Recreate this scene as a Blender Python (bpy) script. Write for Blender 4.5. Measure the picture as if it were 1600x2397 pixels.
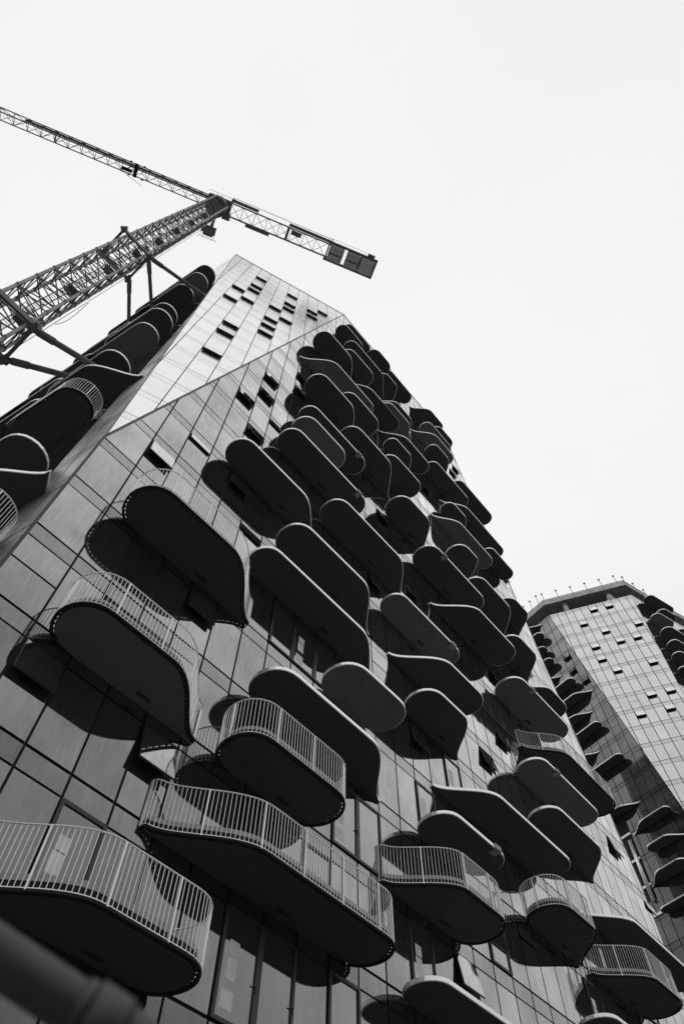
import bpy, math, random
from mathutils import Vector, Matrix
random.seed(7)
S = bpy.context.scene
COL = S.collection
for _o in list(bpy.data.objects): bpy.data.objects.remove(_o)
GZ = -1.6          # ground level; the camera's eye is the origin

# ------------------------------------------------------------------ camera
cam = bpy.data.cameras.new('camera')
cam.sensor_fit = 'HORIZONTAL'; cam.sensor_width = 24.0; cam.lens = 1593.0 / 1600.0 * 24.0
cam.clip_start = 0.05; cam.clip_end = 5000
cam.dof.use_dof = True; cam.dof.focus_distance = 32.0; cam.dof.aperture_fstop = 4.0
co = bpy.data.objects.new('camera', cam); COL.objects.link(co)
right = Vector((0.65059387, -0.75938798, 0.00758361))
down = Vector((0.6672005, 0.56678703, -0.48331766))
fwd = Vector((0.36272733, 0.31950329, 0.8754122))
co.matrix_world = Matrix(((right.x, -down.x, -fwd.x, 0), (right.y, -down.y, -fwd.y, 0), (right.z, -down.z, -fwd.z, 0), (0, 0, 0, 1)))
S.camera = co

# ------------------------------------------------------------------ sky and light
S.view_settings.view_transform = 'Standard'; S.view_settings.look = 'None'
S.view_settings.exposure = 0.0; S.view_settings.gamma = 1.0
SUN_EL, SUN_AZ = math.radians(62), math.radians(35)      # sun behind the cloud, over the roofs
w = bpy.data.worlds.new('World'); S.world = w; w.use_nodes = True
nt = w.node_tree; nt.nodes.clear()
N = nt.nodes.new; LK = nt.links.new
out = N('ShaderNodeOutputWorld'); bg = N('ShaderNodeBackground'); bg.inputs['Strength'].default_value = 0.1
sky = N('ShaderNodeTexSky'); sky.sky_type = 'NISHITA'; sky.sun_disc = False
sky.sun_elevation = SUN_EL; sky.sun_rotation = SUN_AZ
bw = N('ShaderNodeRGBToBW'); LK(sky.outputs[0], bw.inputs[0])
tc = N('ShaderNodeTexCoord'); sp = N('ShaderNodeSeparateXYZ'); LK(tc.outputs['Generated'], sp.inputs[0])
mr = N('ShaderNodeMapRange'); mr.interpolation_type = 'SMOOTHSTEP'
LK(sp.outputs['Z'], mr.inputs[0]); mr.inputs[1].default_value = -0.02; mr.inputs[2].default_value = 0.82
mr.inputs[3].default_value = 3.8; mr.inputs[4].default_value = 8.95
cl = N('ShaderNodeTexNoise'); cl.inputs['Scale'].default_value = 1.1; cl.inputs['Detail'].default_value = 6
LK(tc.outputs['Generated'], cl.inputs['Vector'])
cm = N('ShaderNodeMapRange'); LK(cl.outputs[0], cm.inputs[0]); cm.inputs[1].default_value = .25; cm.inputs[2].default_value = .75; cm.inputs[3].default_value = 0.93; cm.inputs[4].default_value = 1.05
mu = N('ShaderNodeMath'); mu.operation = 'MULTIPLY'; LK(mr.outputs[0], mu.inputs[0]); LK(cm.outputs[0], mu.inputs[1])
m2 = N('ShaderNodeMath'); m2.operation = 'MULTIPLY_ADD'; LK(bw.outputs[0], m2.inputs[0]); m2.inputs[1].default_value = 0.06; LK(mu.outputs[0], m2.inputs[2])
LK(m2.outputs[0], bg.inputs['Color']); LK(bg.outputs[0], out.inputs[0])
sl = bpy.data.lights.new('sun', 'SUN'); sl.energy = 0.5; sl.angle = math.radians(20); sl.color = (1, 1, 1)
so = bpy.data.objects.new('sun', sl); COL.objects.link(so)
sd = Vector((math.sin(SUN_AZ) * math.cos(SUN_EL), math.cos(SUN_AZ) * math.cos(SUN_EL), math.sin(SUN_EL)))
so.rotation_euler = sd.to_track_quat('Z', 'Y').to_euler(); so.location = sd * 200

# ------------------------------------------------------------------ materials
def base_mat(name):
    m = bpy.data.materials.new(name); m.use_nodes = True
    return m, m.node_tree, m.node_tree.nodes['Principled BSDF']
def paint(name, v, rough=0.55, var=0.12, scale=3.0, metal=0.0, bump=0.0, stretch=(1, 1, 1)):
    m, t, b = base_mat(name)
    c = t.nodes.new('ShaderNodeTexCoord'); mp = t.nodes.new('ShaderNodeMapping'); mp.inputs['Scale'].default_value = stretch
    n = t.nodes.new('ShaderNodeTexNoise'); n.inputs['Scale'].default_value = scale; n.inputs['Detail'].default_value = 8
    g = t.nodes.new('ShaderNodeNewGeometry')
    t.links.new(g.outputs['Position'], mp.inputs[0]); t.links.new(mp.outputs[0], n.inputs['Vector'])
    r = t.nodes.new('ShaderNodeMapRange'); t.links.new(n.outputs[0], r.inputs[0])
    r.inputs[1].default_value = .25; r.inputs[2].default_value = .75
    r.inputs[3].default_value = v * (1 - var); r.inputs[4].default_value = v * (1 + var)
    t.links.new(r.outputs[0], b.inputs['Base Color'])
    b.inputs['Roughness'].default_value = rough; b.inputs['Metallic'].default_value = metal
    if bump:
        bp = t.nodes.new('ShaderNodeBump'); bp.inputs['Strength'].default_value = bump; bp.inputs['Distance'].default_value = .01
        n2 = t.nodes.new('ShaderNodeTexNoise'); n2.inputs['Scale'].default_value = scale * 12; n2.inputs['Detail'].default_value = 4
        t.links.new(g.outputs['Position'], n2.inputs['Vector']); t.links.new(n2.outputs[0], bp.inputs['Height']); t.links.new(bp.outputs[0], b.inputs['Normal'])
    return m
def glass(name, ior, gloss, diff, rough, streak=(3.2, 3.2, .22), amp=.22, add=0.0):
    """coated facade glass: dark body, Fresnel mirror, dusty streaks running down the panes"""
    m = bpy.data.materials.new(name); m.use_nodes = True; t = m.node_tree; t.nodes.clear()
    A = t.nodes.new; K = t.links.new
    o = A('ShaderNodeOutputMaterial'); mix = A('ShaderNodeMixShader'); d = A('ShaderNodeBsdfDiffuse'); g = A('ShaderNodeBsdfGlossy')
    geo = A('ShaderNodeNewGeometry'); mp = A('ShaderNodeMapping'); mp.inputs['Scale'].default_value = streak
    K(geo.outputs['Position'], mp.inputs[0])
    n = A('ShaderNodeTexNoise'); n.inputs['Scale'].default_value = 2.2; n.inputs['Detail'].default_value = 9; n.inputs['Roughness'].default_value = .68
    K(mp.outputs[0], n.inputs['Vector'])
    n3 = A('ShaderNodeTexNoise'); n3.inputs['Scale'].default_value = .55; n3.inputs['Detail'].default_value = 4; K(geo.outputs['Position'], n3.inputs['Vector'])
    ad = A('ShaderNodeMath'); ad.operation = 'ADD'; K(n.outputs[0], ad.inputs[0]); K(n3.outputs[0], ad.inputs[1])
    r = A('ShaderNodeMapRange'); K(ad.outputs[0], r.inputs[0]); r.inputs[1].default_value = .7; r.inputs[2].default_value = 1.3
    r.inputs[3].default_value = 1 - amp; r.inputs[4].default_value = 1 + amp
    at = A('ShaderNodeAttribute'); at.attribute_name = 'tone'
    mm = A('ShaderNodeMath'); mm.operation = 'MULTIPLY'; K(r.outputs[0], mm.inputs[0]); K(at.outputs['Fac'], mm.inputs[1])
    lw = A('ShaderNodeLayerWeight'); lw.inputs['Blend'].default_value = .5; f = A('ShaderNodeMath'); f.operation = 'POWER'; K(lw.outputs['Facing'], f.inputs[0]); f.inputs[1].default_value = 1.6
    fa = A('ShaderNodeMath'); fa.operation = 'MULTIPLY_ADD'; K(f.outputs[0], fa.inputs[0]); fa.inputs[1].default_value = 1 - ior - add; fa.inputs[2].default_value = ior + add; fa.use_clamp = True
    fm = A('ShaderNodeMath'); fm.operation = 'MULTIPLY'; K(fa.outputs[0], fm.inputs[0]); K(mm.outputs[0], fm.inputs[1]); fm.use_clamp = True
    K(fm.outputs[0], mix.inputs[0])
    g.inputs['Color'].default_value = (gloss, gloss, gloss, 1); 
    rr = A('ShaderNodeMapRange'); K(n.outputs[0], rr.inputs[0]); rr.inputs[3].default_value = rough * .6; rr.inputs[4].default_value = rough * 1.4
    K(rr.outputs[0], g.inputs['Roughness'])
    dm = A('ShaderNodeMath'); dm.operation = 'MULTIPLY'; K(mm.outputs[0], dm.inputs[0]); dm.inputs[1].default_value = diff
    K(dm.outputs[0], d.inputs['Color'])
    K(d.outputs[0], mix.inputs[1]); K(g.outputs[0], mix.inputs[2]); K(mix.outputs[0], o.inputs[0])
    return m
M = dict(
    glass=glass('grey_coated_glass', .085, 1.0, .025, .045, streak=(5, 5, .5), amp=.24),
    film=glass('glass_under_dusty_film', .06, .9, .24, .35, streak=(5, 5, .12), amp=.4),
    chamfer=glass('pale_mirror_glass', .82, .98, .05, .2, add=0.0, amp=.05),
    chamfer2=glass('silver_mirror_glass', .58, .95, .05, .1, add=0.0, amp=.08),
    glass2=glass('grey_coated_glass_far', .05, .95, .04, .05, add=.0),
    joint_and_shade=paint('dark_window_joint_and_shade', .012, .7),
    frame=paint('dark_anodised_frame', .022, .4),
    doorglass=glass('door_glass', .09, .95, .03, .03, amp=.1),
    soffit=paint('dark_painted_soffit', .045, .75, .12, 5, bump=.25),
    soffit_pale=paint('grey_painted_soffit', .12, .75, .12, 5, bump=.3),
    trim=paint('pale_metal_edge', .9, .32, .05, 2, metal=.75),
    rail=paint('pale_powder_coated_rail', .88, .4, .04, metal=.4),
    rim=paint('dark_rim_steel', .012, .95),
    kick=paint('grey_kick_plate', .34, .5),
    clamp=paint('galvanised_clamp', .25, .5),
    crane=paint('weathered_crane_paint', .13, .6, .3, 1.5),
    crane_pale=paint('pale_crane_paint', .34, .6, .35, 1.0),
    ballast=paint('concrete_ballast', .42, .85, .2, 2),
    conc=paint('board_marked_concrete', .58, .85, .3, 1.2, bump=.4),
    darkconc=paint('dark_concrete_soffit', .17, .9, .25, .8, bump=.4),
    sheet=paint('paper_sheet', .7, .8),
    galv=paint('galvanised_steel', .045, .4, .25, 40, metal=.2),
    ground=paint('dark_paving', .16, .9, .3, .4, bump=.5),
    roofm=paint('roof_membrane', .3, .9),
)

# ------------------------------------------------------------------ mesh helpers
class MB:
    def __init__(s): s.v = []; s.f = []; s.m = []; s.t = []
    def add(s, vs, fs, mi=0, tone=1.0):
        b = len(s.v); s.v += [Vector(q) for q in vs]
        for f in fs: s.f.append([b + i for i in f]); s.m.append(mi); s.t.append(tone)
    def box(s, c, ax, ay, az, hx, hy, hz, mi=0, tone=1.0):
        if ax.cross(ay).dot(az) < 0: ax = -ax
        c = Vector(c); vs = [c + ax * (hx * i) + ay * (hy * j) + az * (hz * k) for i in (-1, 1) for j in (-1, 1) for k in (-1, 1)]
        s.add(vs, [(0, 1, 3, 2), (4, 6, 7, 5), (0, 4, 5, 1), (2, 3, 7, 6), (0, 2, 6, 4), (1, 5, 7, 3)], mi, tone)
    def bar(s, a, b, w, h=None, up=Vector((0, 0, 1)), mi=0):
        a = Vector(a); b = Vector(b); d = b - a; L = d.length
        if L < 1e-6: return
        d /= L; h = h or w
        x = d.cross(up)
        if x.length < 1e-3: x = d.cross(Vector((1, 0, 0)))
        x.normalize(); y = x.cross(d)
        s.box((a + b) / 2, d, x, y, L / 2, w / 2, h / 2, mi)
    def tube(s, a, b, r, n=10, r2=None, mi=0):
        a = Vector(a); b = Vector(b); d = (b - a).normalized(); r2 = r if r2 is None else r2
        x = d.cross(Vector((0, 0, 1)));
        if x.length < 1e-3: x = d.cross(Vector((1, 0, 0)))
        x.normalize(); y = d.cross(x)
        vs = []
        for p, q in ((a, r), (b, r2)):
            for i in range(n): an = 2 * math.pi * i / n; vs.append(p + x * (q * math.cos(an)) + y * (q * math.sin(an)))
        s.add(vs, [(i, (i + 1) % n, n + (i + 1) % n, n + i) for i in range(n)] + [tuple(range(n))[::-1], tuple(range(n, 2 * n))], mi)
    def build(s, name, mats, parent=None, origin=None, smooth=False):
        o0 = Vector(origin) if origin is not None else (sum(s.v, Vector()) / max(1, len(s.v)))
        me = bpy.data.meshes.new(name); me.from_pydata([tuple(q - o0) for q in s.v], [], s.f)
        if not isinstance(mats, (list, tuple)): mats = [mats]
        for m in mats: me.materials.append(m)
        for i, p in enumerate(me.polygons): p.material_index = s.m[i]; p.use_smooth = smooth
        a = me.attributes.new('tone', 'FLOAT', 'FACE')
        for i, q in enumerate(s.t): a.data[i].value = q
        me.update()
        o = bpy.data.objects.new(name, me); COL.objects.link(o)
        if parent is not None:
            o.parent = parent
            pw = Vector(parent['_w']); o.location = o0 - pw
        else: o.location = o0
        o['_w'] = tuple(o0)
        return o
def thing(name, loc, label, cat, group=None):
    o = bpy.data.objects.new(name, None); COL.objects.link(o); o.location = loc; o['_w'] = tuple(loc)
    o['label'] = label; o['category'] = cat
    if group: o['group'] = group
    o.empty_display_size = .5
    return o
ZU = Vector((0, 0, 1))
def V2(x, y, z=0.0): return Vector((x, y, z))
# ------------------------------------------------------------------ ground
g = MB(); g.add([(-900, -900, GZ), (900, -900, GZ), (900, 900, GZ), (-900, 900, GZ)], [(0, 1, 2, 3)])
go = g.build('ground', M['ground'], None, (0, 0, GZ)); go['kind'] = 'structure'

# ------------------------------------------------------------------ facade builder
DZ = 3.1096; SPN = .614; MOD = 1.27
def clip(poly, a, b, c):
    """keep a*x+b*y<=c"""
    r = []
    for i in range(len(poly)):
        p, q = poly[i], poly[(i + 1) % len(poly)]
        dp = a * p[0] + b * p[1] - c; dq = a * q[0] + b * q[1] - c
        if dp <= 0: r.append(p)
        if (dp < 0 < dq) or (dq < 0 < dp):
            k = dp / (dp - dq); r.append((p[0] + k * (q[0] - p[0]), p[1] + k * (q[1] - p[1])))
    return r
def inside_poly(cell, poly, inset=.04):
    n = len(poly)
    ar = sum(poly[i][0] * poly[(i + 1) % n][1] - poly[(i + 1) % n][0] * poly[i][1] for i in range(n))
    for i in range(n):
        p, q = poly[i], poly[(i + 1) % n]; ex, ey = q[0] - p[0], q[1] - p[1]; L = math.hypot(ex, ey)
        if L < 1e-6: continue
        a, b = (ey / L, -ex / L) if ar > 0 else (-ey / L, ex / L)
        cell = clip(cell, a, b, a * p[0] + b * p[1] - inset)
        if len(cell) < 3: return []
    return cell
class Plane:
    def __init__(s, O, e, v=ZU, cam_side=True):
        s.O = Vector(O); s.e = Vector(e).normalized(); s.v = Vector(v).normalized()
        s.n = s.e.cross(s.v).normalized()
        if (s.n.dot(s.O) > 0) == cam_side: s.n = -s.n
    def P(s, a, t, d=0.0): return s.O + s.e * a + s.v * t + s.n * d
    def t(s, z): return (z - s.O.z) / s.v.z
    def loc(s, P): q = Vector(P) - s.O; return (q.dot(s.e), q.dot(s.v))
def glaze(parent, pl, poly, cols, zr, mat, skips={}, gapv=.034, gaph=.042, split=.1, jit=.0022, tonev=.13, awn=None, sp_tone=.86):
    """curtain wall: one glazing mesh, one mesh of recessed dark joints; poly in (s,t); zr = z of floor 0 line"""
    gm = MB(); jm = MB()
    ts = [p[1] for p in poly]; z0 = pl.O.z + min(ts) * pl.v.z; z1 = pl.O.z + max(ts) * pl.v.z
    jm.add([pl.P(a, t, -.06) for a, t in poly], [tuple(range(len(poly)))])
    k0 = math.floor((z0 - zr) / DZ) - 1; k1 = math.ceil((z1 - zr) / DZ) + 1
    xs = [c for c in cols]
    for k in range(k0, k1):
        za = zr + k * DZ
        for ci in range(len(xs) - 1):
            rows = [(za, za + DZ - SPN, 0), (za + DZ - SPN, za + DZ, 1)]
            sk = skips.get((ci, k))
            if sk is None and split and random.random() < split:
                h = za + (DZ - SPN) * random.choice((.56, .56, .3)); rows = [(za, h, 0), (h, za + DZ - SPN, 0), rows[1]]
            for (a, b, kind) in rows:
                if kind == 0 and sk is not None:
                    b = b - sk
                    if b - a < .1: continue
                gb = gaph if kind else gaph * .7; ga = gaph * .7 if kind else gaph
                c = [(xs[ci] + gapv, pl.t(a) + ga), (xs[ci + 1] - gapv, pl.t(a) + ga), (xs[ci + 1] - gapv, pl.t(b) - gb), (xs[ci] + gapv, pl.t(b) - gb)]
                c = inside_poly(c, poly)
                if len(c) < 3: continue
                tone = 1 + random.uniform(-tonev, tonev); tone *= sp_tone if kind else 1
                dz = random.uniform(-jit, jit); da = random.uniform(-jit, jit)
                cx = sum(q[0] for q in c) / len(c); cy = sum(q[1] for q in c) / len(c)
                fr = [pl.P(q[0], q[1], da * (q[0] - cx) / .6 + dz * (q[1] - cy)) for q in c]
                bk = [pl.P(q[0], q[1], -.055) for q in c]; m = len(c)
                if (fr[1] - fr[0]).cross(fr[2] - fr[1]).dot(pl.n) < 0: fr.reverse(); bk.reverse()
                gm.add(fr + bk, [tuple(range(m))] + [(i, m + i, m + (i + 1) % m, (i + 1) % m) for i in range(m)], 0, tone)
    gm.build('glazing', mat, parent); jm.build('window_joints', M['joint_and_shade'], parent)
def awning(parent, pl, s0, ztop, w=MOD, h=1.15, swing=.2, mat='glass'):
    """top-hung window pushed open at the bottom"""
    th = pl.t(ztop) - .03; a0, a1 = s0 + .045, s0 + w - .045
    tb = pl.t(ztop - h); 
    out = swing
    m = MB(); f = MB()
    n = (pl.v * -(th - tb) + pl.n * out); n.normalize()          # downwards along the sash
    q = pl.e.cross(n); q = q if q.dot(pl.n) > 0 else -q
    L = h - .04
    A = pl.P(a0, th, .02); c = A + pl.e * ((a1 - a0) / 2) + n * (L / 2)
    m.box(c + q * .022, pl.e, n, q, (a1 - a0) / 2 - .03, L / 2 - .03, .006, 0, 1.08)
    f.box(c, pl.e, n, q, (a1 - a0) / 2, L / 2, .018)
    sash = f.build('open_window', M['frame'], parent); m.build('pane', M[mat], sash)
    for s in (a0, a1): r = MB(); r.bar(pl.P(s, tb + .1, -.03), pl.P(s, th - h * .55, 0) + pl.n * out * .55, .02); r.build('stay', M['frame'], sash)
    # reveal round the opening
    return sash

def balcony_outline(sL, tL, sR, tR, D, n=12, tip=.1):
    R = D / 2; W = sR - sL; pts = []
    fl = min(2.65, W * .45) if not (tL == 'F' and tR == 'F') else W * .4
    R = min(R, W * .32)
    def rnd(c, sgn):
        o = []
        for i in range(n + 1):
            a = math.pi * i / n; x = math.sin(a); y = (1 - math.cos(a)) / 2 * D
            o.append((c - sgn * R * x ** .9 if x > 0 else c, y))
        o[0] = (c + sgn * R * .1, 0.0)
        return o
    def fla(s, sgn):
        o = [(s + (sgn * .7 if tip > .2 else 0), 0.0), (s, tip)]
        for i in range(1, n + 1):
            uu = i / n; o.append((s + sgn * fl * uu, tip + (D - tip) * (1 - math.cos(math.pi * uu ** .85)) / 2))
        return o
    A = rnd(sL + R, 1) if tL == 'R' else fla(sL, 1)
    B = rnd(sR - R, -1) if tR == 'R' else fla(sR, -1)
    return A + B[::-1]
def balcony(parent, pl, zline, rec, off=.2, pale=False, detail=True, label=None, th=.145, yfix=.0):
    nm, k, sL, tL, sR, tR, D = rec[:7]; rail = len(rec) > 7 and rec[7]
    if rail: th = .26
    zb = zline - off; zt = zb + th
    pts = balcony_outline(sL, tL, sR, tR, D, 14 if detail else 11, .5 if nm == 'L2' else .1)
    pp = [(s, d if d > .001 else -.03) for s, d in pts]
    P = lambda s, d, z: pl.P(s, pl.t(z), d)
    m = MB(); n = len(pp)
    cx = sum(p[0] for p in pp) / n
    # outline inset for the small chamfer at the soffit edge
    def off_path(q, o):
        r = []
        for i in range(len(q)):
            a = q[max(i - 1, 0)]; b = q[min(i + 1, len(q) - 1)]
            tx, ty = b[0] - a[0], b[1] - a[1]; L = math.hypot(tx, ty) or 1
            nx, ny = -ty / L, tx / L
            r.append((q[i][0] + nx * o, q[i][1] + ny * o))
        return r
    inn = off_path(pp, -.025)
    inn = [(a, max(b, -.03)) for a, b in inn]
    bot = [P(s, d, zb) for s, d in inn]; mid = [P(s, d, zb + .02) for s, d in pp]; top = [P(s, d, zt) for s, d in pp]
    m.add(bot, [tuple(range(n))], 0)
    m.add(bot + mid, [(i, i + 1, n + i + 1, n + i) for i in range(n - 1)], 2 if rail else 1)
    m.add(mid + top, [(i, i + 1, n + i + 1, n + i) for i in range(n - 1)], 2 if rail else 1)
    m.add(top, [tuple(range(n))[::-1]], 3)
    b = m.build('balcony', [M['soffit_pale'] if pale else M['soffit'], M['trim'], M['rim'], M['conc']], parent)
    if label: b['label'] = label
    if detail and (sR - sL) > 4:
        dr = MB(); c0 = P((sL + sR) / 2 + .4, .32, zb - .004)
        for i in range(7): dr.box(c0 + pl.e * (.07 * i), pl.e, pl.n, ZU, .024, .07, .003)
        dr.build('drain_grille', M['rim'], b)
    if not rail: return b
    # railing: ring hung outside the slab edge, posts, balusters, kick plate, top rail
    path = [q for q in pp if q[1] > .02]
    path = [(path[0][0], .04)] + path + [(path[-1][0], .04)]
    def resample(q, st):
        o = [q[0]]; acc = 0.0
        for i in range(len(q) - 1):
            a, c = q[i], q[i + 1]; L = math.hypot(c[0] - a[0], c[1] - a[1]); 
            if L < 1e-6: continue
            while acc + L >= st:
                kx = (st - acc) / L; a = (a[0] + (c[0] - a[0]) * kx, a[1] + (c[1] - a[1]) * kx); L = math.hypot(c[0] - a[0], c[1] - a[1]); acc = 0.0; o.append(a)
                if L < 1e-9: break
            acc += L
        return o
    ring = off_path(path, .10); ring = [(a, max(d, .02)) for a, d in ring]
    rg = MB()
    hi = off_path(path, .036); ho = off_path(path, .115)
    nn = len(path)
    A_ = [P(s, max(d, 0), zb - .01) for s, d in hi]; B_ = [P(s, max(d, 0), zb - .01) for s, d in ho]
    C_ = [P(s, max(d, 0), zb + .05) for s, d in hi]; D_ = [P(s, max(d, 0), zb + .05) for s, d in ho]
    for i in range(nn - 1):
        rg.add([A_[i], A_[i + 1], B_[i + 1], B_[i], C_[i], C_[i + 1], D_[i + 1], D_[i]], [(0, 1, 2, 3), (7, 6, 5, 4), (0, 4, 5, 1), (3, 2, 6, 7)], 0)
    for (s, d) in resample(off_path(path, .03), .17):
        rg.box(P(s, max(d, 0), zb + .015), pl.e, pl.n, ZU, .03, .035, .012)
    rg.build('rim', M['rim'], b)
    bal = MB()
    bp = resample(ring, .115)
    for i, (s, d) in enumerate(bp):
        post = i % 13 == 0 or i == len(bp) - 1
        a = P(s, d, zb + .02); t_ = P(s, d, zt + 1.06)
        if post:
            j = min(i + 1, len(bp) - 1) if i < len(bp) - 1 else i - 1
            tx = P(*bp[j], zb) - P(s, d, zb); tx.normalize()
            bal.box((a + t_) / 2, tx, tx.cross(ZU), ZU, .019, .035, (t_ - a).length / 2)
        else: bal.box((a + t_) / 2, pl.e, pl.n, ZU, .0066, .0066, (t_ - a).length / 2)
    fin = resample(ring, .12)
    fin.append(ring[-1])
    for i in range(len(fin) - 1):
        a, c = fin[i], fin[i + 1]
        bal.bar(P(*a, zt + 1.07), P(*c, zt + 1.07), .04, .014)
        bal.bar(P(*a, zb + .06), P(*c, zb + .06), .03, .018)
    r = bal.build('railing', M['rail'], b)
    kp = MB(); kk = off_path(path, -.03)
    kk = resample(kk, .2)
    for i in range(len(kk) - 1): kp.bar(P(kk[i][0], max(kk[i][1], .02), zt + .075), P(kk[i + 1][0], max(kk[i + 1][1], .02), zt + .075), .012, .14)
    kp.build('kick_plate', M['kick'], b)
    return b
def door(parent, pl, s0, zf, w=MOD, h=None, sheet=False):
    h = h or (DZ - SPN); f = MB(); t0 = pl.t(zf) + .02; t1 = pl.t(zf + h) - .02
    fw = .09
    a0, a1 = s0 + .0, s0 + w
    for a in (a0 + fw / 2, a1 - fw / 2): f.box(pl.P(a, (t0 + t1) / 2, .02), pl.e, pl.v, pl.n, fw / 2, (t1 - t0) / 2, .04)
    for t in (t0 + fw / 2, t1 - fw / 2): f.box(pl.P((a0 + a1) / 2, t, .017), pl.e, pl.v, pl.n, (a1 - a0) / 2 - fw - .001, fw / 2, .04)
    d = f.build('balcony_door', M['frame'], parent)
    g = MB(); g.box(pl.P((a0 + a1) / 2, (t0 + t1) / 2, .012), pl.e, pl.v, pl.n, (a1 - a0) / 2 - fw - .002, (t1 - t0) / 2 - fw - .002, .006, 0, 1.0)
    g.build('pane', M['doorglass'], d)
    hd = MB(); c = pl.P(a1 - fw / 2, pl.t(zf + 1.0), .07)
    hd.box(c, pl.e, pl.v, pl.n, .012, .09, .012); hd.box(c - pl.n * .02, pl.e, pl.v, pl.n, .01, .01, .02); hd.box(c + pl.e * -.05 + pl.v * .06, pl.e, pl.v, pl.n, .06, .012, .012)
    hd.build('handle', M['frame'], d)
    if sheet:
        sh = MB()
        for (x, y, ww, hh) in ((.35, 1.6, .16, .17), (.33, 1.15, .16, .24), (.3, .5, .2, .2)):
            sh.box(pl.P(s0 + fw + x, pl.t(zf + y), .0205), pl.e, pl.v, pl.n, ww, hh, .0015)
        sh.build('paper_sheet', M['sheet'], d)

# ------------------------------------------------------------------ near tower
Z0 = 10.6171
T1 = thing('apartment_tower', (20, 20, GZ), 'tall faceted glass apartment tower in front, covered in long rounded balconies', 'building')
ZR = 86.3; ROOF = ZR
pF = Plane((0, 13, 0), (1, 0, 0))
pL = Plane((1.54, 13, 0), (math.cos(math.radians(99.2)), math.sin(math.radians(99.2)), 0))
XA, ZA = 1.54, 23.1; XB = 14.5; XR0, ZRA = 44.4, 27.0; XC = 35.4
eW = Vector((math.cos(math.radians(20.7)), -math.sin(math.radians(20.7)), 0))
dgl = Vector((XB - XA, 0, ZR - ZA)).normalized()
nW = eW.cross(dgl); vW = nW.cross(eW); vW = vW if vW.z > 0 else -vW
pW = Plane((XA, 13, ZA), eW, vW)
eX = Vector((math.cos(math.radians(20.7)), math.sin(math.radians(20.7)), 0))
dgr = Vector((XC - XR0, 0, ZR - ZRA)).normalized(); nX = eX.cross(dgr); vX = nX.cross(eX); vX = vX if vX.z > 0 else -vX
pX = Plane((XR0, 13, ZRA), eX, vX)
pR = Plane((XR0, 13, 0), (math.cos(math.radians(81)), math.sin(math.radians(81)), 0)); 
if pR.n.x < 0: pR.n = -pR.n
pX.n = pX.n if pX.n.y < 0 else -pX.n
def meet(a, b, z):
    """point at height z on both planes"""
    n1, n2 = a.n, b.n; c1 = n1.dot(a.O) - n1.z * z; c2 = n2.dot(b.O) - n2.z * z
    det = n1.x * n2.y - n1.y * n2.x
    return Vector(((c1 * n2.y - c2 * n1.y) / det, (n1.x * c2 - n2.x * c1) / det, z))
colsF = [XA - .02, 3.065] + [3.065 + MOD * i + (-.015 if i == 1 else 0) for i in range(1, 33)] + [44.9]
polyF = [(XA, GZ), (XR0, GZ), (XR0, ZRA), (XC, ZR), (XB, ZR), (XA, ZA)]
awF = [(3, 8), (4, 9), (4, 10), (6, 11), (6, 12), (4, 7), (1, 4), (4, 5), (4, 2), (1, 0), (13, 9), (12, 6), (14, 3), (21, 5), (19, 4), (27, 9), (15, 0),
       (26, 20), (25, 19), (21, 8), (15, 7), (19, 14), (31, 5), (22, 7), (29, 14)]
doors = [(3, -1, 1), (7, -1, 1), (8, -1, 0), (10, -1, 0), (9, 0, 1), (10, 1, 1), (11, 1, 0), (8, 1, 0), (13, 0, 1), (14, 2, 1), (16, 3, 1), (21, 6, 0), (22, 6, 0), (23, 1, 1), (24, 1, 0), (7, 3, 0), (8, 3, 1), (9, 3, 0), (25, 2, 1), (3, 1, 0), (7, -2, 0), (10, -2, 1), (12, -2, 0), (5, -2, 0), (28, 2, 0), (17, 5, 0), (17, 1, 0)]
xc = lambda c: 3.065 + MOD * (c - 1)
sk = {}
for c, k in awF: sk[(c, k)] = 1.15
for c, k in ((3, 3), (2, 1), (5, 4), (6, 6), (5, 8), (7, 9), (2, 5), (17, 1), (19, 1), (20, 0), (18, 5), (26, 5), (24, 7), (33, 4)): sk[(c, k)] = .5
sk[(4, 0)] = 1.3
for c, k, s_ in doors: sk[(c, k)] = 3.0
glaze(T1, pF, polyF, colsF, Z0, M['glass'], sk)
for c, k in ((3, 3), (2, 1), (5, 4), (6, 6), (5, 8), (7, 9), (2, 5), (17, 1), (19, 1), (20, 0), (18, 5), (26, 5), (24, 7), (33, 4)):    # vents left ajar
    awning(T1, pF, xc(c), Z0 + (k + 1) * DZ - SPN, h=.5, swing=.06)
for c, k in awF: awning(T1, pF, xc(c), Z0 + (k + 1) * DZ - SPN)
awning(T1, pF, xc(4), Z0 + DZ - SPN, h=1.3, swing=.3)
for c, k, s_ in doors: door(T1, pF, xc(c), Z0 + k * DZ, sheet=bool(s_))
# chamfer facet
TW = meet(pW, pL, ROOF); tl = pW.loc(TW); tr = pW.loc((XB, 13, ZR))
colsW = [-6] + [-.42 - MOD * 3, -.42 - MOD * 2, -.42 - MOD] + [-.42 + MOD * i for i in range(0, 13)]
polyW = [(0, 0), tr, tl]
awW = [(1, 21), (0, 17), (1, 19), (1, 18), (0, 15), (1, 16), (4, 21), (3, 17), (4, 19), (4, 18), (6, 20), (7, 21), (6, 19), (3, 15), (4, 16), (3, 14), (1, 12), (3, 13), (1, 11), (1, 9)]
skW = {(c + 4, k): .85 for c, k in awW}
glaze(T1, pW, polyW, colsW, Z0, M['chamfer'], skW, gapv=.024, gaph=.022, split=0, tonev=.03, sp_tone=.96)
for c, k in awW: awning(T1, pW, -.42 + MOD * c, Z0 + (k + 1) * DZ - SPN, h=.85, mat='chamfer', swing=.17)
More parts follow.
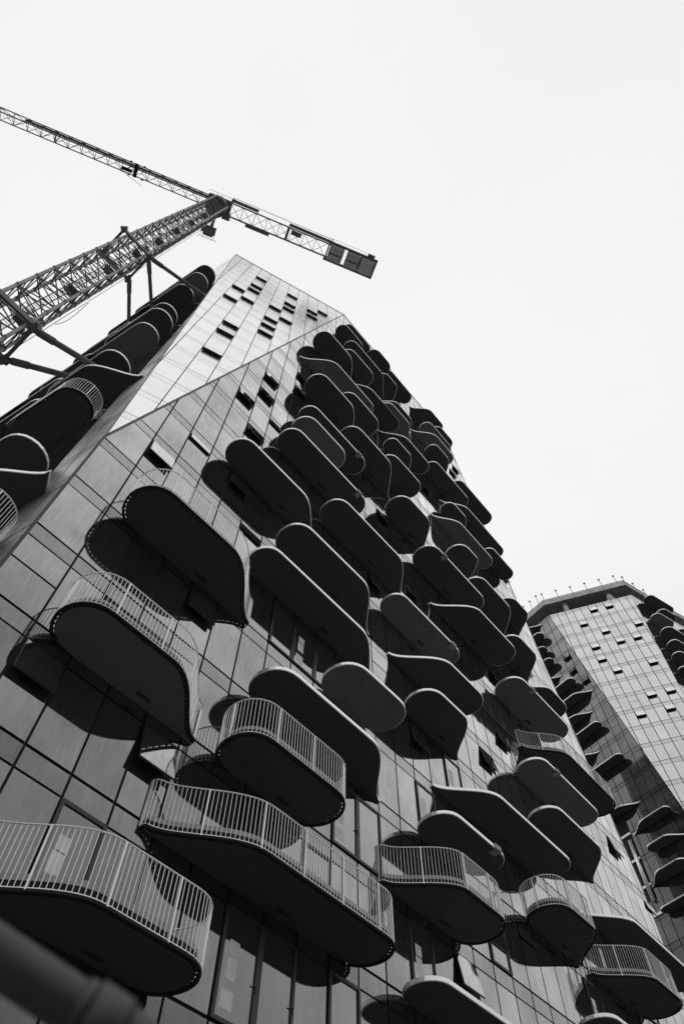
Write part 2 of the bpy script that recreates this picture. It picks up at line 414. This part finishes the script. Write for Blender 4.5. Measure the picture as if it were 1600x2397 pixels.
# side facades
tlL = pL.loc(TW)[0]
SB = 27.0
glaze(T1, pL, [(0, GZ), (0, ZA), (tlL, ZR), (SB, ZR), (SB, GZ)], [1.07 + MOD * i for i in range(1, 22)], Z0, M['glass'], {}, split=.15)
glaze(T1, pL, [(0, GZ), (0, ZA), (tlL, ZR), (SB, ZR), (SB, GZ)], [-.2, 1.07, 1.07 + MOD], Z0, M['film'], {}, split=0)
TX = meet(pX, pR, ROOF); sX = pR.loc(TX)[0]
glaze(T1, pX, [(0, 0), pX.loc(TX), pX.loc((XC, 13, ZR))], [-20 + MOD * i for i in range(30)], Z0, M['chamfer'], {}, gapv=.024, gaph=.022, split=0)
glaze(T1, pR, [(0, GZ), (0, ZRA), (sX, ZR), (SB, ZR), (SB, GZ)], [-.1 + MOD * i for i in range(24)], Z0, M['glass'], {}, split=.1)
rb = MB()
BL = pL.P(SB, 0); BR = pR.P(SB, 0)
up = lambda p, z: Vector((p.x, p.y, z))
rb.add([up(BL, GZ), up(BR, GZ), up(BR, ZR), up(BL, ZR)], [(0, 1, 2, 3)])
rb.build('rear_wall', M['conc'], T1)
rf = MB(); q = [Vector((XB, 13, ZR)), Vector((XC, 13, ZR)), TX, up(BR, ZR), up(BL, ZR), TW]
q = [Vector((a.x, a.y, ZR - .06)) for a in q]
rf.add(q, [tuple(range(6))]); rf.build('roof', M['roofm'], T1)
# coping along the roof edge
cp = MB()
for a, b in ((TW, Vector((XB, 13, ZR))), (Vector((XB, 13, ZR)), Vector((XC, 13, ZR))), (Vector((XC, 13, ZR)), TX)): cp.bar(a + ZU * .02, b + ZU * .02, .09, .06)
cp.build('coping', M['conc'], T1)
# thin corner trims where the facets meet
ct = MB()
for a, b, mt in (((XA, 13, GZ), (XA, 13, ZA), 0), ((XA, 13, ZA), (XB, 13, ZR), 0), ((XR0, 13, GZ), (XR0, 13, ZRA), 1), ((XR0, 13, ZRA), (XC, 13, ZR), 1), ((XA, 13, ZA), tuple(TW), 1)):
    ct.bar(a, b, .09 if not mt else .05, .09 if not mt else .05, mi=mt)
ct.build('corner_trim', [M['frame'], M['clamp']], T1)

# balconies: id, floor, start, start end shape, finish, finish end shape, depth, railed (metres along each face)
FB=[
  ('A', 1, 3.29, 'R', 8.43, 'F', 1.79, 1),
  ('B', 3, 3.28, 'R', 9.45, 'F', 1.93, 1),
  ('C1', -1, 4.24, 'F', 9.27, 'R', 1.62, 1),
  ('C2', 0, 7.78, 'F', 15.71, 'R', 1.59, 1),
  ('C3', 1, 9.13, 'R', 13.48, 'R', 1.76, 1),
  ('D1', 2, 9.69, 'R', 17.03, 'F', 1.89, 0),
  ('D2', 3, 13.1, 'R', 17.07, 'R', 2.02, 0),
  ('D3', 4, 18.67, 'R', 23.39, 'F', 1.97, 0),
  ('D4', 5, 18.3, 'F', 24.29, 'R', 2.02, 0),
  ('D5', 4, 8.57, 'R', 16.96, 'F', 1.59, 0),
  ('D6', 5, 9.71, 'R', 16.79, 'F', 1.91, 0),
  ('D7', 6, 5.94, 'R', 12.66, 'F', 1.65, 0),
  ('D8', 7, 12.37, 'R', 20.13, 'F', 1.84, 0),
  ('D9', 8, 8.61, 'R', 15.39, 'R', 1.72, 0),
  ('D10', 9, 9.34, 'R', 13.42, 'R', 1.88, 0),
  ('D11', 10, 9.78, 'R', 15.68, 'R', 1.6, 0),
  ('D12', 11, 13.49, 'R', 19.99, 'F', 2.02, 0),
  ('D13', 12, 9.82, 'R', 15.89, 'F', 2.01, 0),
  ('D14', 13, 13.05, 'R', 17.27, 'R', 2.04, 0),
  ('D15', 14, 9.3, 'F', 16.93, 'R', 1.93, 0),
  ('D16', 16, 9.85, 'R', 15.75, 'F', 2.01, 0),
  ('D17', 17, 13.1, 'R', 17.3, 'R', 2.0, 0),
  ('D18', 20, 12.75, 'R', 16.36, 'R', 1.57, 0),
  ('D19', 21, 13.67, 'R', 17.79, 'R', 1.57, 0),
  ('D20', 19, 13.99, 'R', 21.22, 'F', 1.67, 0),
  ('D21', 21, 17.61, 'R', 20.99, 'R', 2.0, 0),
  ('D22', 21, 18.77, 'F', 25.31, 'R', 1.62, 0),
  ('D23', 19, 18.7, 'R', 22.52, 'F', 2.01, 0),
  ('D24', 16, 14.56, 'F', 21.5, 'R', 1.51, 0),
  ('D25', 17, 18.53, 'F', 23.34, 'R', 1.95, 0),
  ('D26', 16, 18.59, 'R', 23.99, 'F', 2.07, 0),
  ('D27', 15, 19.3, 'F', 25.46, 'R', 1.6, 0),
  ('D28', 14, 19.5, 'R', 23.55, 'F', 1.5, 0),
  ('D29', 12, 18.13, 'R', 22.41, 'R', 1.92, 0),
  ('D30', 22, 26.88, 'F', 31.93, 'R', 1.72, 0),
  ('D31', 21, 29.66, 'R', 33.14, 'R', 1.81, 0),
  ('D32', 20, 27.29, 'R', 32.27, 'R', 1.7, 0),
  ('D33', 19, 25.85, 'F', 31.96, 'R', 1.75, 0),
  ('D34', 18, 27.38, 'R', 31.67, 'F', 1.66, 0),
  ('D35', 16, 26.2, 'R', 32.43, 'R', 1.64, 0),
  ('D36', 17, 30.99, 'R', 37.42, 'R', 1.79, 0),
  ('D37', 15, 28.69, 'F', 37.65, 'R', 1.57, 0),
  ('D38', 14, 27.69, 'R', 31.69, 'F', 1.53, 0),
  ('D39', 13, 26.17, 'F', 33.82, 'R', 1.5, 0),
  ('D40', 11, 26.3, 'R', 30.02, 'F', 2.06, 0),
  ('D41', 14, 33.99, 'R', 38.28, 'R', 1.5, 0),
  ('D42', 10, 18.65, 'R', 23.71, 'F', 2.09, 0),
  ('D43', 9, 21.35, 'R', 28.1, 'R', 2.04, 0),
  ('D44', 10, 27.53, 'R', 34.05, 'F', 2.15, 0),
  ('D45', 11, 32.9, 'R', 37.22, 'F', 2.11, 0),
  ('D46', 8, 23.35, 'F', 30.68, 'R', 2.15, 0),
  ('D47', 9, 31.22, 'R', 36.04, 'F', 2.01, 0),
  ('D48', 7, 28.99, 'R', 35.77, 'R', 2.09, 0),
  ('D49', 8, 32.6, 'F', 37.28, 'R', 2.01, 0),
  ('D50', 6, 31.34, 'F', 39.92, 'R', 1.81, 1),
  ('D51', 5, 29.03, 'R', 35.92, 'R', 1.91, 0),
  ('D52', 4, 28.93, 'R', 36.01, 'F', 1.88, 0),
  ('D53', 3, 20.79, 'F', 29.61, 'R', 1.85, 0),
  ('D54', 2, 18.78, 'R', 23.11, 'R', 1.82, 0),
  ('D55', 1, 16.93, 'F', 21.79, 'R', 1.9, 1),
  ('D56', 2, 26.35, 'R', 31.0, 'F', 1.88, 1),
  ('D57', 3, 32.72, 'F', 42.65, 'R', 1.75, 0),
  ('D58', 2, 32.01, 'F', 37.33, 'R', 1.99, 1),
  ('D59', 0, 17.25, 'R', 25.71, 'R', 1.57, 0),
  ('D61', 6, 17.43, 'R', 23.38, 'R', 1.62, 0),
  ('D60', 1, 28.71, 'R', 33.86, 'R', 1.64, 0),
]
LB=[
  ('L0', 2, -0.36, 'R', 4.84, 'R', 1.69),
  ('L2', 3, 0.48, 'F', 5.68, 'R', 1.74),
  ('L3', 4, 2.15, 'R', 7.35, 'R', 1.9),
  ('L4', 6, 2.77, 'R', 7.4, 'R', 1.77),
  ('L5', 7, 1.21, 'F', 6.41, 'R', 1.92),
  ('L6', 8, 2.74, 'R', 7.94, 'R', 1.84),
  ('L7', 10, 2.73, 'R', 7.93, 'R', 1.76),
  ('L8', 11, 2.53, 'R', 7.73, 'R', 1.86),
  ('L9', 12, 3.03, 'R', 8.23, 'R', 1.78),
  ('L11', 15, 3.92, 'R', 9.12, 'R', 1.77),
  ('L12', 16, 3.17, 'R', 8.37, 'R', 1.78),
  ('L13', 17, 3.0, 'R', 8.2, 'R', 1.82),
  ('M1', 13, 6.99, 'R', 12.19, 'R', 1.78),
  ('M2', 12, 6.8, 'R', 12.0, 'R', 1.85),
  ('M4', 10, 6.6, 'R', 11.8, 'R', 1.88),
  ('M5', 11, 9.47, 'R', 14.67, 'R', 1.78),
  ('M6', 9, 7.65, 'R', 12.85, 'R', 1.84),
  ('M7', 8, 7.9, 'R', 13.1, 'R', 1.77),
  ('M8', 9, 10.6, 'R', 15.8, 'R', 1.84),
  ('M9', 17, 6.57, 'R', 11.77, 'R', 1.8),
  ('M10', 15, 7.33, 'R', 12.53, 'R', 1.8),
]
BF=[
  ('N1', 29, 4.55, 'F', 10.55, 'R', 1.45),
  ('N2', 28, 4.61, 'R', 10.61, 'R', 1.84),
  ('N3', 27, 5.01, 'R', 11.01, 'R', 1.79),
  ('N4', 26, 4.64, 'R', 10.64, 'R', 1.77),
  ('N5', 25, 4.77, 'F', 10.77, 'R', 1.45),
  ('N6', 24, 2.56, 'R', 8.56, 'R', 1.7),
  ('N7', 23, 0.94, 'F', 6.94, 'R', 1.7),
  ('N8', 22, 2.31, 'F', 8.31, 'R', 1.58),
  ('N9', 21, 1.52, 'R', 7.52, 'R', 1.58),
  ('N10', 20, 3.69, 'F', 9.69, 'R', 1.45),
  ('N11', 19, 0.45, 'R', 6.45, 'R', 1.57),
  ('N12', 17, 1.17, 'F', 7.17, 'R', 1.45),
  ('N13', 16, -2.17, 'R', 3.64, 'F', 1.5),
  ('N14', 15, -2.3, 'F', 2.22, 'R', 1.76),
  ('N15', 14, -1.55, 'R', 3.95, 'F', 2.02),
  ('N16', 13, -1.88, 'R', 3.62, 'R', 1.45),
]
BR=[
  ('O1', 29, 3.31, 'R', 9.41, 'R', 2.04),
  ('O2', 28, 4.37, 'R', 8.11, 'R', 2.08),
  ('O3', 27, 1.49, 'R', 5.87, 'R', 2.05),
  ('O4', 26, 2.01, 'R', 7.01, 'R', 2.15),
  ('O5', 25, 1.7, 'R', 6.7, 'R', 1.97),
  ('O6', 24, 0.9, 'R', 5.9, 'R', 1.86),
  ('O7', 23, 0.44, 'R', 5.44, 'R', 1.45),
  ('O8', 27, 7.01, 'R', 12.01, 'R', 1.88),
]
PALE = {'D2', 'D10', 'D15', 'D26', 'D39', 'D48', 'D51', 'D61', 'D33', 'D32', 'A', 'L7', 'L12', 'O3'}
for r in FB: 
    lab = None
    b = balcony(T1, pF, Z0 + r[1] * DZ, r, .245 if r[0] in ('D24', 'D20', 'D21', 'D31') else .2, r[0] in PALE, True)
    if r[0] in ('D9', 'D11', 'D43', 'D48', 'D51', 'D54', 'D61'):
        cl_ = MB(); zb = Z0 + r[1] * DZ - .2; leftend = r[0] in ('D43', 'D48', 'D51')
        s = (r[2] + 1.6) if r[0] in ('D43',) else (r[2] + 1.9) if leftend else (r[4] - 1.05)
        cl_.box(pF.P(s, zb + .1, r[6] - .02), pF.e, pF.n, ZU, .2, .07, .11)
        cl_.box(pF.P(s, zb - .02, r[6] - .16), pF.e, pF.n, ZU, .16, .14, .03)
        cl_.build('edge_clamp', M['clamp'], b)
for r in LB: r = (r[:2] + (r[2] + 1.4,) + r[3:] + (1,) if r[0] == 'L0' else r + (1,)) if r[0] in ('L0', 'L4') else r; balcony(T1, pL, Z0 + r[1] * DZ, r, .2, r[0] in PALE, False)

# ------------------------------------------------------------------ far tower
T2 = thing('apartment_tower', (85, 25, GZ), 'faceted glass tower behind at lower right, concrete roof canopy with short light poles', 'building')
ZF = 2.64316
a79 = math.radians(79); a17 = math.radians(-17)
qF = Plane((76.0238, 17.5089, 0), (math.cos(a79), math.sin(a79), 0))
qW = Plane((76.23843, 18.39786, 80.38316), (.37859, -.92556, 0), (.072896, .029817, .996894))
qR = Plane((80.53508, 7.89363, 0), (math.cos(a17), math.sin(a17), 0))
ZT = 93.1
def fold(a, b, z): return meet(a, b, z)
zap = 25.0
for _ in range(60):
    w_ = (fold(qW, qR, zap) - fold(qW, qF, zap)).dot(qW.e)
    if w_ > .2: zap -= .5
    elif w_ < .1: zap += .11
    else: break
zap = max(zap, 2)
f0, f1 = fold(qW, qF, ZT), fold(qW, qF, zap); g0, g1 = fold(qW, qR, ZT), fold(qW, qR, zap)
c0 = fold(qF, qR, zap)
glaze(T2, qW, [qW.loc(f1), qW.loc(g1), qW.loc(g0), qW.loc(f0)], [-.2 + MOD * i for i in range(-6, 14)], ZF, M['chamfer2'], {(int(round((s + .2) / MOD)) + 6, k): 1.15 for s, k in [(4.88, 28), (7.49, 28), (2.33, 27), (4.87, 26), (9.88, 26), (6.09, 25), (8.68, 25), (2.33, 25), (2.32, 24), (3.63, 23), (8.68, 23), (6.17, 21), (8.68, 21), (3.61, 20), (7.44, 20)]}, gapv=.045, gaph=.035, split=.12, tonev=.06)
for s, k in [(4.88, 28), (7.49, 28), (2.33, 27), (4.87, 26), (9.88, 26), (6.09, 25), (8.68, 25), (2.33, 25), (2.32, 24), (3.63, 23), (8.68, 23), (6.17, 21), (8.68, 21), (3.61, 20), (7.44, 20)]:
    ss = -.2 + MOD * round((s + .2) / MOD)
    awning(T2, qW, ss, ZF + (k + 1) * DZ - SPN, mat='chamfer2', swing=.3)
sF0, sF1 = qF.loc(f0)[0], qF.loc(f1)[0]
skF = {}
for s, k in ((2.07, 25), (2.07, 24), (.8, 23)): skF[(int(round((s - .8) / MOD)) + 16, k)] = 1.15
glaze(T2, qF, [(sF1, GZ), (30, GZ), (30, ZT), (sF0, ZT), (sF1, zap)], [.8 + MOD * i for i in range(-16, 24)], ZF, M['glass2'], skF, gapv=.045, gaph=.035, split=.12)
for s, k in ((2.07, 25), (2.07, 24), (.8, 23)): awning(T2, qF, s, ZF + (k + 1) * DZ - SPN, mat='chamfer', swing=.45)
sR0, sR1 = qR.loc(g0)[0], qR.loc(g1)[0]
glaze(T2, qR, [(sR1, GZ), (24, GZ), (24, ZT), (sR0, ZT), (sR1, zap)], [-.3 + MOD * i for i in range(-8, 21)], ZF, M['glass2'], {}, gapv=.045, gaph=.035, split=.1)
for r in BF: balcony(T2, qF, ZF + r[1] * DZ, r, .55, r[0] in PALE, False)
for r in BR: balcony(T2, qR, ZF + r[1] * DZ, r, .2, r[0] in PALE, False)
# terrace in the far tower's left face, recess shade painted as flat dark panel
rc = MB()
for k, zc in ((16, 0), (15, 0), (14, 0), (13, 0)):
    rc.box(qF.P(4.75, ZF + k * DZ - .1, .05), qF.e, qF.n, ZU, .85, .14, .14, 1)
rc.box(qF.P(4.75, ZF + 15.1 * DZ, .02), qF.e, qF.n, ZU, .84, .03, 1.62 * DZ, 0)
rc.build('terrace_with_shade_panel', [M['joint_and_shade'], M['trim']], T2)
rt = MB(); rt.tube(qF.P(4.3, ZF + 13.4 * DZ, .25), qF.P(4.3, ZF + 15.7 * DZ, .25), .22, 14); rt.build('column', M['trim'], T2, smooth=True)
# roof canopy: soffit 3 m above the glass, parapet, columns, light poles
can = MB(); ZS = 95.9
e0 = fold(qF, qW, ZT); e1 = fold(qR, qW, ZT)
cn = [up(qF.P(28, 0), 0), up(e0, 0), up(e1, 0), up(qR.P(22, 0), 0)]
cn = [cn[0] + qF.n * .15, cn[1] + (qF.n + qW.n).normalized() * .1, cn[2] + (qR.n + qW.n).normalized() * .1, cn[3] + qR.n * .15, up(qR.P(22, 0, 0), 0) + (qF.P(28, 0) - up(e0, 0)) * .8]
m_ = len(cn)
lo = [Vector((q_.x, q_.y, ZS)) for q_ in cn]; hi_ = [Vector((q_.x, q_.y, ZS + 1.1)) for q_ in cn]
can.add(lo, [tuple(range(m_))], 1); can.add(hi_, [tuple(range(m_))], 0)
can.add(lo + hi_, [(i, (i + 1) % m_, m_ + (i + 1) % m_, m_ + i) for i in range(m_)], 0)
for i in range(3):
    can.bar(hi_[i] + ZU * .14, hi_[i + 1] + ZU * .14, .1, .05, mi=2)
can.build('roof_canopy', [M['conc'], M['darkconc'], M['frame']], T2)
tf = MB(); tf.add([Vector((q_.x, q_.y, ZT)) for q_ in cn[:1] + [e0, e1] + cn[3:]], [tuple(range(5))]); tf.build('roof_terrace', M['conc'], T2)
back = MB(); a_, b_, c_ = qF.P(28, 0), qR.P(22, 0), cn[4]
for p1, p2 in ((a_, c_), (c_, b_)): back.add([up(p1, GZ), up(p2, GZ), up(p2, ZT), up(p1, ZT)], [(0, 1, 2, 3)])
back.build('rear_wall', M['conc'], T2)
core = MB(); cc = (lo[1] + lo[2]) / 2 - qW.n * 9; cc.z = (ZT + ZS) / 2
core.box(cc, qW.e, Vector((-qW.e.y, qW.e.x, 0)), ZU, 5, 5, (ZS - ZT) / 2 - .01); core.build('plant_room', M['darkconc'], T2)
for tt, rr_ in ((.24, .45), (.78, .9)):
    cl_ = MB(); p = e0.lerp(e1, tt) - qW.n * (1.0); 
    cl_.tube((p.x, p.y, ZT), (p.x, p.y, ZS), rr_, 16, r2=rr_ * (.9 if tt < .5 else .35)); cl_.build('canopy_column', M['conc'], T2, smooth=True)
def pole(p, h=1.9):
    b = MB(); b.tube(p, p + ZU * h, .045, 6); b.box(p + ZU * (h + .05), qW.e, Vector((-qW.e.y, qW.e.x, 0)), ZU, .17, .1, .07)
    b.bar(p + ZU * .3, p + ZU * .05 + qW.n * -.4, .05)
    b.build('light_pole', M['frame'], T2)
for i in range(6): pole(hi_[1].lerp(hi_[2], .02 + i * .181))
for i in range(5): pole(hi_[1].lerp(hi_[0], .035 + i * .06), 2.4)
for i in range(5): pole(hi_[2].lerp(hi_[3], .02 + i * .12), 1.4)

# ------------------------------------------------------------------ tower crane
CR = thing('tower_crane', (-5.1, 18.4, GZ), 'dark lattice tower crane with long jib and counterweights, tied to the front tower', 'crane')
mx, my, hw = -5.1, 18.4, .95
mast = MB(); bay = 2.55; zt = 99.0; nb = int((zt - GZ) / bay)
cor = [(-hw, -hw), (hw, -hw), (hw, hw), (-hw, hw)]
C3 = lambda i, z: Vector((mx + cor[i % 4][0], my + cor[i % 4][1], z))
for i in range(4):
    mast.bar(C3(i, GZ), C3(i, zt), .16, .16, Vector((0, 1, 0)), mi=1)
for b_i in range(nb):
    z = GZ + b_i * bay
    for i in range(4):
        mast.bar(C3(i, z), C3(i + 1, z), .065)
        mast.bar(C3(i, z), C3(i + 1, z + bay / 2), .055); mast.bar(C3(i + 1, z + bay / 2), C3(i, z + bay), .055)
        mast.box(C3(i, z), Vector((1, 0, 0)), Vector((0, 1, 0)), ZU, .105, .105, .11)
    mast.bar(C3(0, z), C3(2, z), .06)
    if b_i % 3 == 0:
        mast.box((mx + .3, my + .45, z + .05), Vector((1, 0, 0)), Vector((0, 1, 0)), ZU, .4, .3, .02)
        for t_ in (.45, 1.1):
            for i in range(4): mast.bar(Vector((mx + (-.3 if i in (0, 3) else .85), my + (0 if i < 2 else .88), z + t_)), Vector((mx + (-.3 if (i + 1) % 4 in (0, 3) else .85), my + (0 if (i + 1) % 4 < 2 else .88), z + t_)), .03)
for sx in (-.2, .2): mast.bar((mx + sx, my + .55, GZ), (mx + sx, my + .55, zt), .05, .05, Vector((0, 1, 0)))
z = GZ
while z < zt: mast.bar((mx - .2, my + .55, z), (mx + .2, my + .55, z), .03); z += .3
mast.build('mast', [M['crane'], M['crane_pale']], CR)
def collar(z, struts, r=.15):
    c = MB(); h = 1.3
    for i in range(4):
        a = Vector((mx + cor[i][0] / hw * h, my + cor[i][1] / hw * h, z)); b = Vector((mx + cor[(i + 1) % 4][0] / hw * h, my + cor[(i + 1) % 4][1] / hw * h, z))
        d = (b - a).normalized(); c.bar(a - d * .3, b + d * .3, .16, .42)
        c.box(a, Vector((1, 0, 0)), Vector((0, 1, 0)), ZU, .16, .16, .26)
    cc = c.build('tie_collar', M['crane'], CR)
    for a, b in struts:
        s = MB(); a = Vector(a); b = Vector(b); d = (b - a).normalized()
        s.tube(a, b, r, 12); s.tube(a + d * .25, a + d * 1.1, r * 1.25, 12); s.tube(b - d * 1.0, b - d * .2, r * 1.2, 12)
        s.box(a, d, d.cross(ZU), ZU, .3, .08, .2); s.box(b, d, d.cross(ZU), ZU, .12, .16, .16)
        s.build('tie_strut', M['crane'], cc, smooth=False)
wl = lambda s, z: pL.P(s, z, .05)
collar(56.2, [((-3.75, 17.15, 56.2), wl(3.1, 56.2)), ((-3.75, 19.6, 56.2), wl(10.9, 56.2)), ((-3.75, 17.3, 56.2), wl(8.3, 56.2))])
collar(33.9, [((-3.75, 17.3, 33.9), wl(3.1, 33.9)), ((-3.7, 19.6, 33.9), wl(3.6, 33.9))], .16)
# slewing part, cab
jd = Vector((-.884, .4675, 0)).normalized(); jn = Vector((-jd.y, jd.x, 0)); MC = Vector((mx, my, 0))
sw = MB()
sw.tube(MC + ZU * 98.4, MC + ZU * 99.6, 1.25, 20); sw.box(MC + ZU * 100.2, jd, jn, ZU, 1.6, 1.0, .55)
sw.box(MC + jd * -1.3 + jn * -1.0 + ZU * 100.0, jd, jn, ZU, .5, .4, .5)
for i in range(6): sw.tube(MC + ZU * (97.2 + i * .2), MC + ZU * (97.25 + i * .2), 1.35 - .02 * i, 16)
for sg in (-1, 1):
    for k_ in range(5): sw.bar(MC + jd * (-1.9 + k_ * .9) + jn * 1.35 * sg + ZU * 99.7, MC + jd * (-1.9 + k_ * .9) + jn * 1.35 * sg + ZU * 100.8, .04)
    sw.bar(MC + jd * -1.9 + jn * 1.35 * sg + ZU * 100.8, MC + jd * 1.7 + jn * 1.35 * sg + ZU * 100.8, .04)
sw.build('slewing_head', M['crane'], CR)
cb = MB(); cc_ = Vector((-3.6, 20.9, 96.6))
cb.box(cc_ - jn * .1, jd, jn, ZU, .62, .5, .95); cb.box(cc_ - jn * .1 + jd * .66 + ZU * .1, jd, jn, ZU, .05, .45, .7, 1)
cb.bar(cc_ + ZU * 1.2, MC + Vector((.6, .9, 98.4)), .3); cb.bar(cc_ - ZU * .9, MC + Vector((.9, .9, 96.2)), .2)
for i in range(5):
    p = cc_ + jd * (-1.2 + .6 * i) + jn * -1.0 - ZU * 1.1; cb.bar(p, p + ZU * 1.1, .04)
cb.bar(cc_ + jd * -1.2 + jn * -1.0, cc_ + jd * 1.2 + jn * -1.0, .04); cb.box(cc_ - ZU * 1.15 + jn * .25, jd, jn, ZU, .95, .5, .03)
for i in range(7): cb.bar(cc_ - ZU * 1.1 + jd * (-.9 + .3 * i) + jn * -.9, cc_ - ZU * 1.1 + jd * (-.9 + .3 * i) + jn * .8, .035)
cab = cb.build('cab', [M['crane'], M['doorglass']], CR)
# jib: triangular lattice
jb = MB(); zj = 100.2; hwj = .72; htj = 1.5; Lj = 58.0; bayj = 1.75
J = lambda s, o, h=0: MC + jd * s + jn * o + ZU * (zj + h)
nbj = int(Lj / bayj)
for o in (-hwj, hwj): jb.bar(J(1, o), J(Lj, o), .13, .13)
jb.bar(J(1, 0, htj), J(Lj, 0, htj), .15, .15)
for i in range(nbj):
    s = 1 + i * bayj; s2 = s + bayj / 2; s3 = s + bayj
    for o in (-hwj, hwj):
        jb.bar(J(s, o), J(s2, 0, htj), .06); jb.bar(J(s2, 0, htj), J(s3, o), .06)
    jb.bar(J(s, -hwj), J(s, hwj), .06)
    jb.bar(J(s, -hwj) if i % 2 else J(s, hwj), J(s3, hwj) if i % 2 else J(s3, -hwj), .055)
    if i % 6 == 0: jb.bar(J(s, -hwj), J(s, hwj), .16); jb.bar(J(s, -hwj), J(s, 0, htj), .1); jb.bar(J(s, hwj), J(s, 0, htj), .1)
for o in (-.25, .2): jb.bar(J(2, o, .25), J(Lj, o, .25), .03)
jb.bar(J(1, .45, .05), J(26, .45, .05), .3, .03)
jib = jb.build('jib', M['crane'], CR)
tr_ = MB(); tr_.box(J(11.4, 0, -.25), jd, jn, ZU, .22, .85, .12); tr_.box(J(12.5, -.3, -.3), jd, jn, ZU, .7, .22, .08)
for o in (-.9, .9):
    for ds in (10.4, 12.2): tr_.tube(J(ds, o, -.1), J(ds, o * .8, -.1), .16, 10)
tr_.bar(J(10.2, -1.5, -.3), J(13.2, -.7, -.3), .05)
tr_.build('trolley', M['rim'], jib)
# counter jib
cj = MB(); K = lambda s, o, h=0: MC - jd * s + jn * o + ZU * (zj + h)
cw = .85
for o in (-cw, cw): cj.bar(K(1.2, o), K(16.0, o), .16, .3)
for i in range(8):
    s = 1.4 + i * 1.75
    cj.bar(K(s, -cw), K(s, cw), .07); cj.bar(K(s, -cw), K(s + 1.75, cw), .06); cj.bar(K(s, cw), K(s + 1.75, -cw), .06)
cj.bar(K(9.7, -cw), K(9.7, cw), .35, .35)
cj.box(K(10.9, .35, .3), jd, jn, ZU, .7, .3, .2)
for o, a, b in ((cw + .35, 1.4, 5.2), (-cw - .3, 4.0, 7.4), (cw + .33, 9.6, 16), ): cj.bar(K(a, o, .1), K(b, o, .1), .4, .04)
for o in (-cw - .2, cw + .6): 
    cj.bar(K(1.4, o, 1.1), K(16, o, 1.1), .035); cj.bar(K(1.4, o, .6), K(16, o, .6), .03)
    for i in range(9): cj.bar(K(1.5 + i * 1.8, o, 0), K(1.5 + i * 1.8, o, 1.1), .035)
cjo = cj.build('counter_jib', M['crane'], CR)
bx = MB()
for o in (-1.18, 1.18): bx.bar(K(15.4, o), K(22.6, o), .3, .5)
bx.bar(K(15.6, -1.18), K(15.6, 1.18), .2, .5); bx.bar(K(22.5, -1.3), K(22.5, 1.3), .3, .5); bx.bar(K(20.35, -1.1), K(20.35, 1.1), .16, .5)
bx.bar(K(15.4, 1.6, .5), K(21.6, 1.6, .5), .04); bx.box(K(21.6, 1.5, .2), jd, jn, ZU, .5, .2, .1)
bx.build('ballast_frame', M['crane'], cjo)
for a, b in ((15.8, 17.85), (18.35, 20.2), (20.5, 22.3)):
    q_ = MB(); q_.box(K((a + b) / 2, 0, .1), jd, jn, ZU, (b - a) / 2, .98, .95)
    if b < 21: 
        for k_ in range(4): q_.bar(K(a + .2 + k_ * .5, -.9, -.86), K(a + .2 + k_ * .5, .9, -.86), .03, .03, mi=1)
        q_.bar(K(a + .1, -.1, -.88), K(b - .1, -.1, -.88), .12, .04, mi=1)
    q_.build('counterweight', [M['ballast'], M['rim']], cjo)
# slack cable by the mast
cbm = MB()
pts = [Vector((mx + 1.15, my + 1.2, z)) for z in range(0, 97, 3)]
for a, b in zip(pts, pts[1:]): cbm.tube(a, b, .02, 5)
p0, p1 = Vector((mx + 1.2, my + 1.3, 41)), Vector((mx + 1.2, my + 1.3, 47)); pv = None
for i in range(13):
    u_ = i / 12; p = p0.lerp(p1, u_) + Vector((.1, .5, 0)) * math.sin(math.pi * u_)
    if pv: cbm.tube(pv, p, .02, 5)
    pv = p
cbm.build('cable', M['rim'], CR)

# ------------------------------------------------------------------ foreground scaffold tube (out of focus)
A = Vector((0.3644, 0.8267, 0.4287)) * .56; B = Vector((0.5343, 0.7581, 0.3739)) * .56
d = (B - A).normalized()
sc = thing('scaffold_tube', tuple(A), 'out of focus grey steel tube with a clamp cutting across the bottom left corner', 'scaffold tube')
t_ = MB(); t_.tube(A - d * .8, B + d * .6, .0155, 32); tb = t_.build('tube', M['galv'], sc, smooth=True)
k_ = MB(); cpt = A.lerp(B, .72)
k_.tube(cpt - d * .012, cpt + d * .012, .0205, 32); k_.tube(cpt - d * .02, cpt - d * .012, .018, 32); k_.tube(cpt + d * .012, cpt + d * .02, .018, 32)
k_.build('coupler', M['galv'], sc, smooth=True)

for _o in bpy.data.objects:
    if '_w' in _o: del _o['_w']
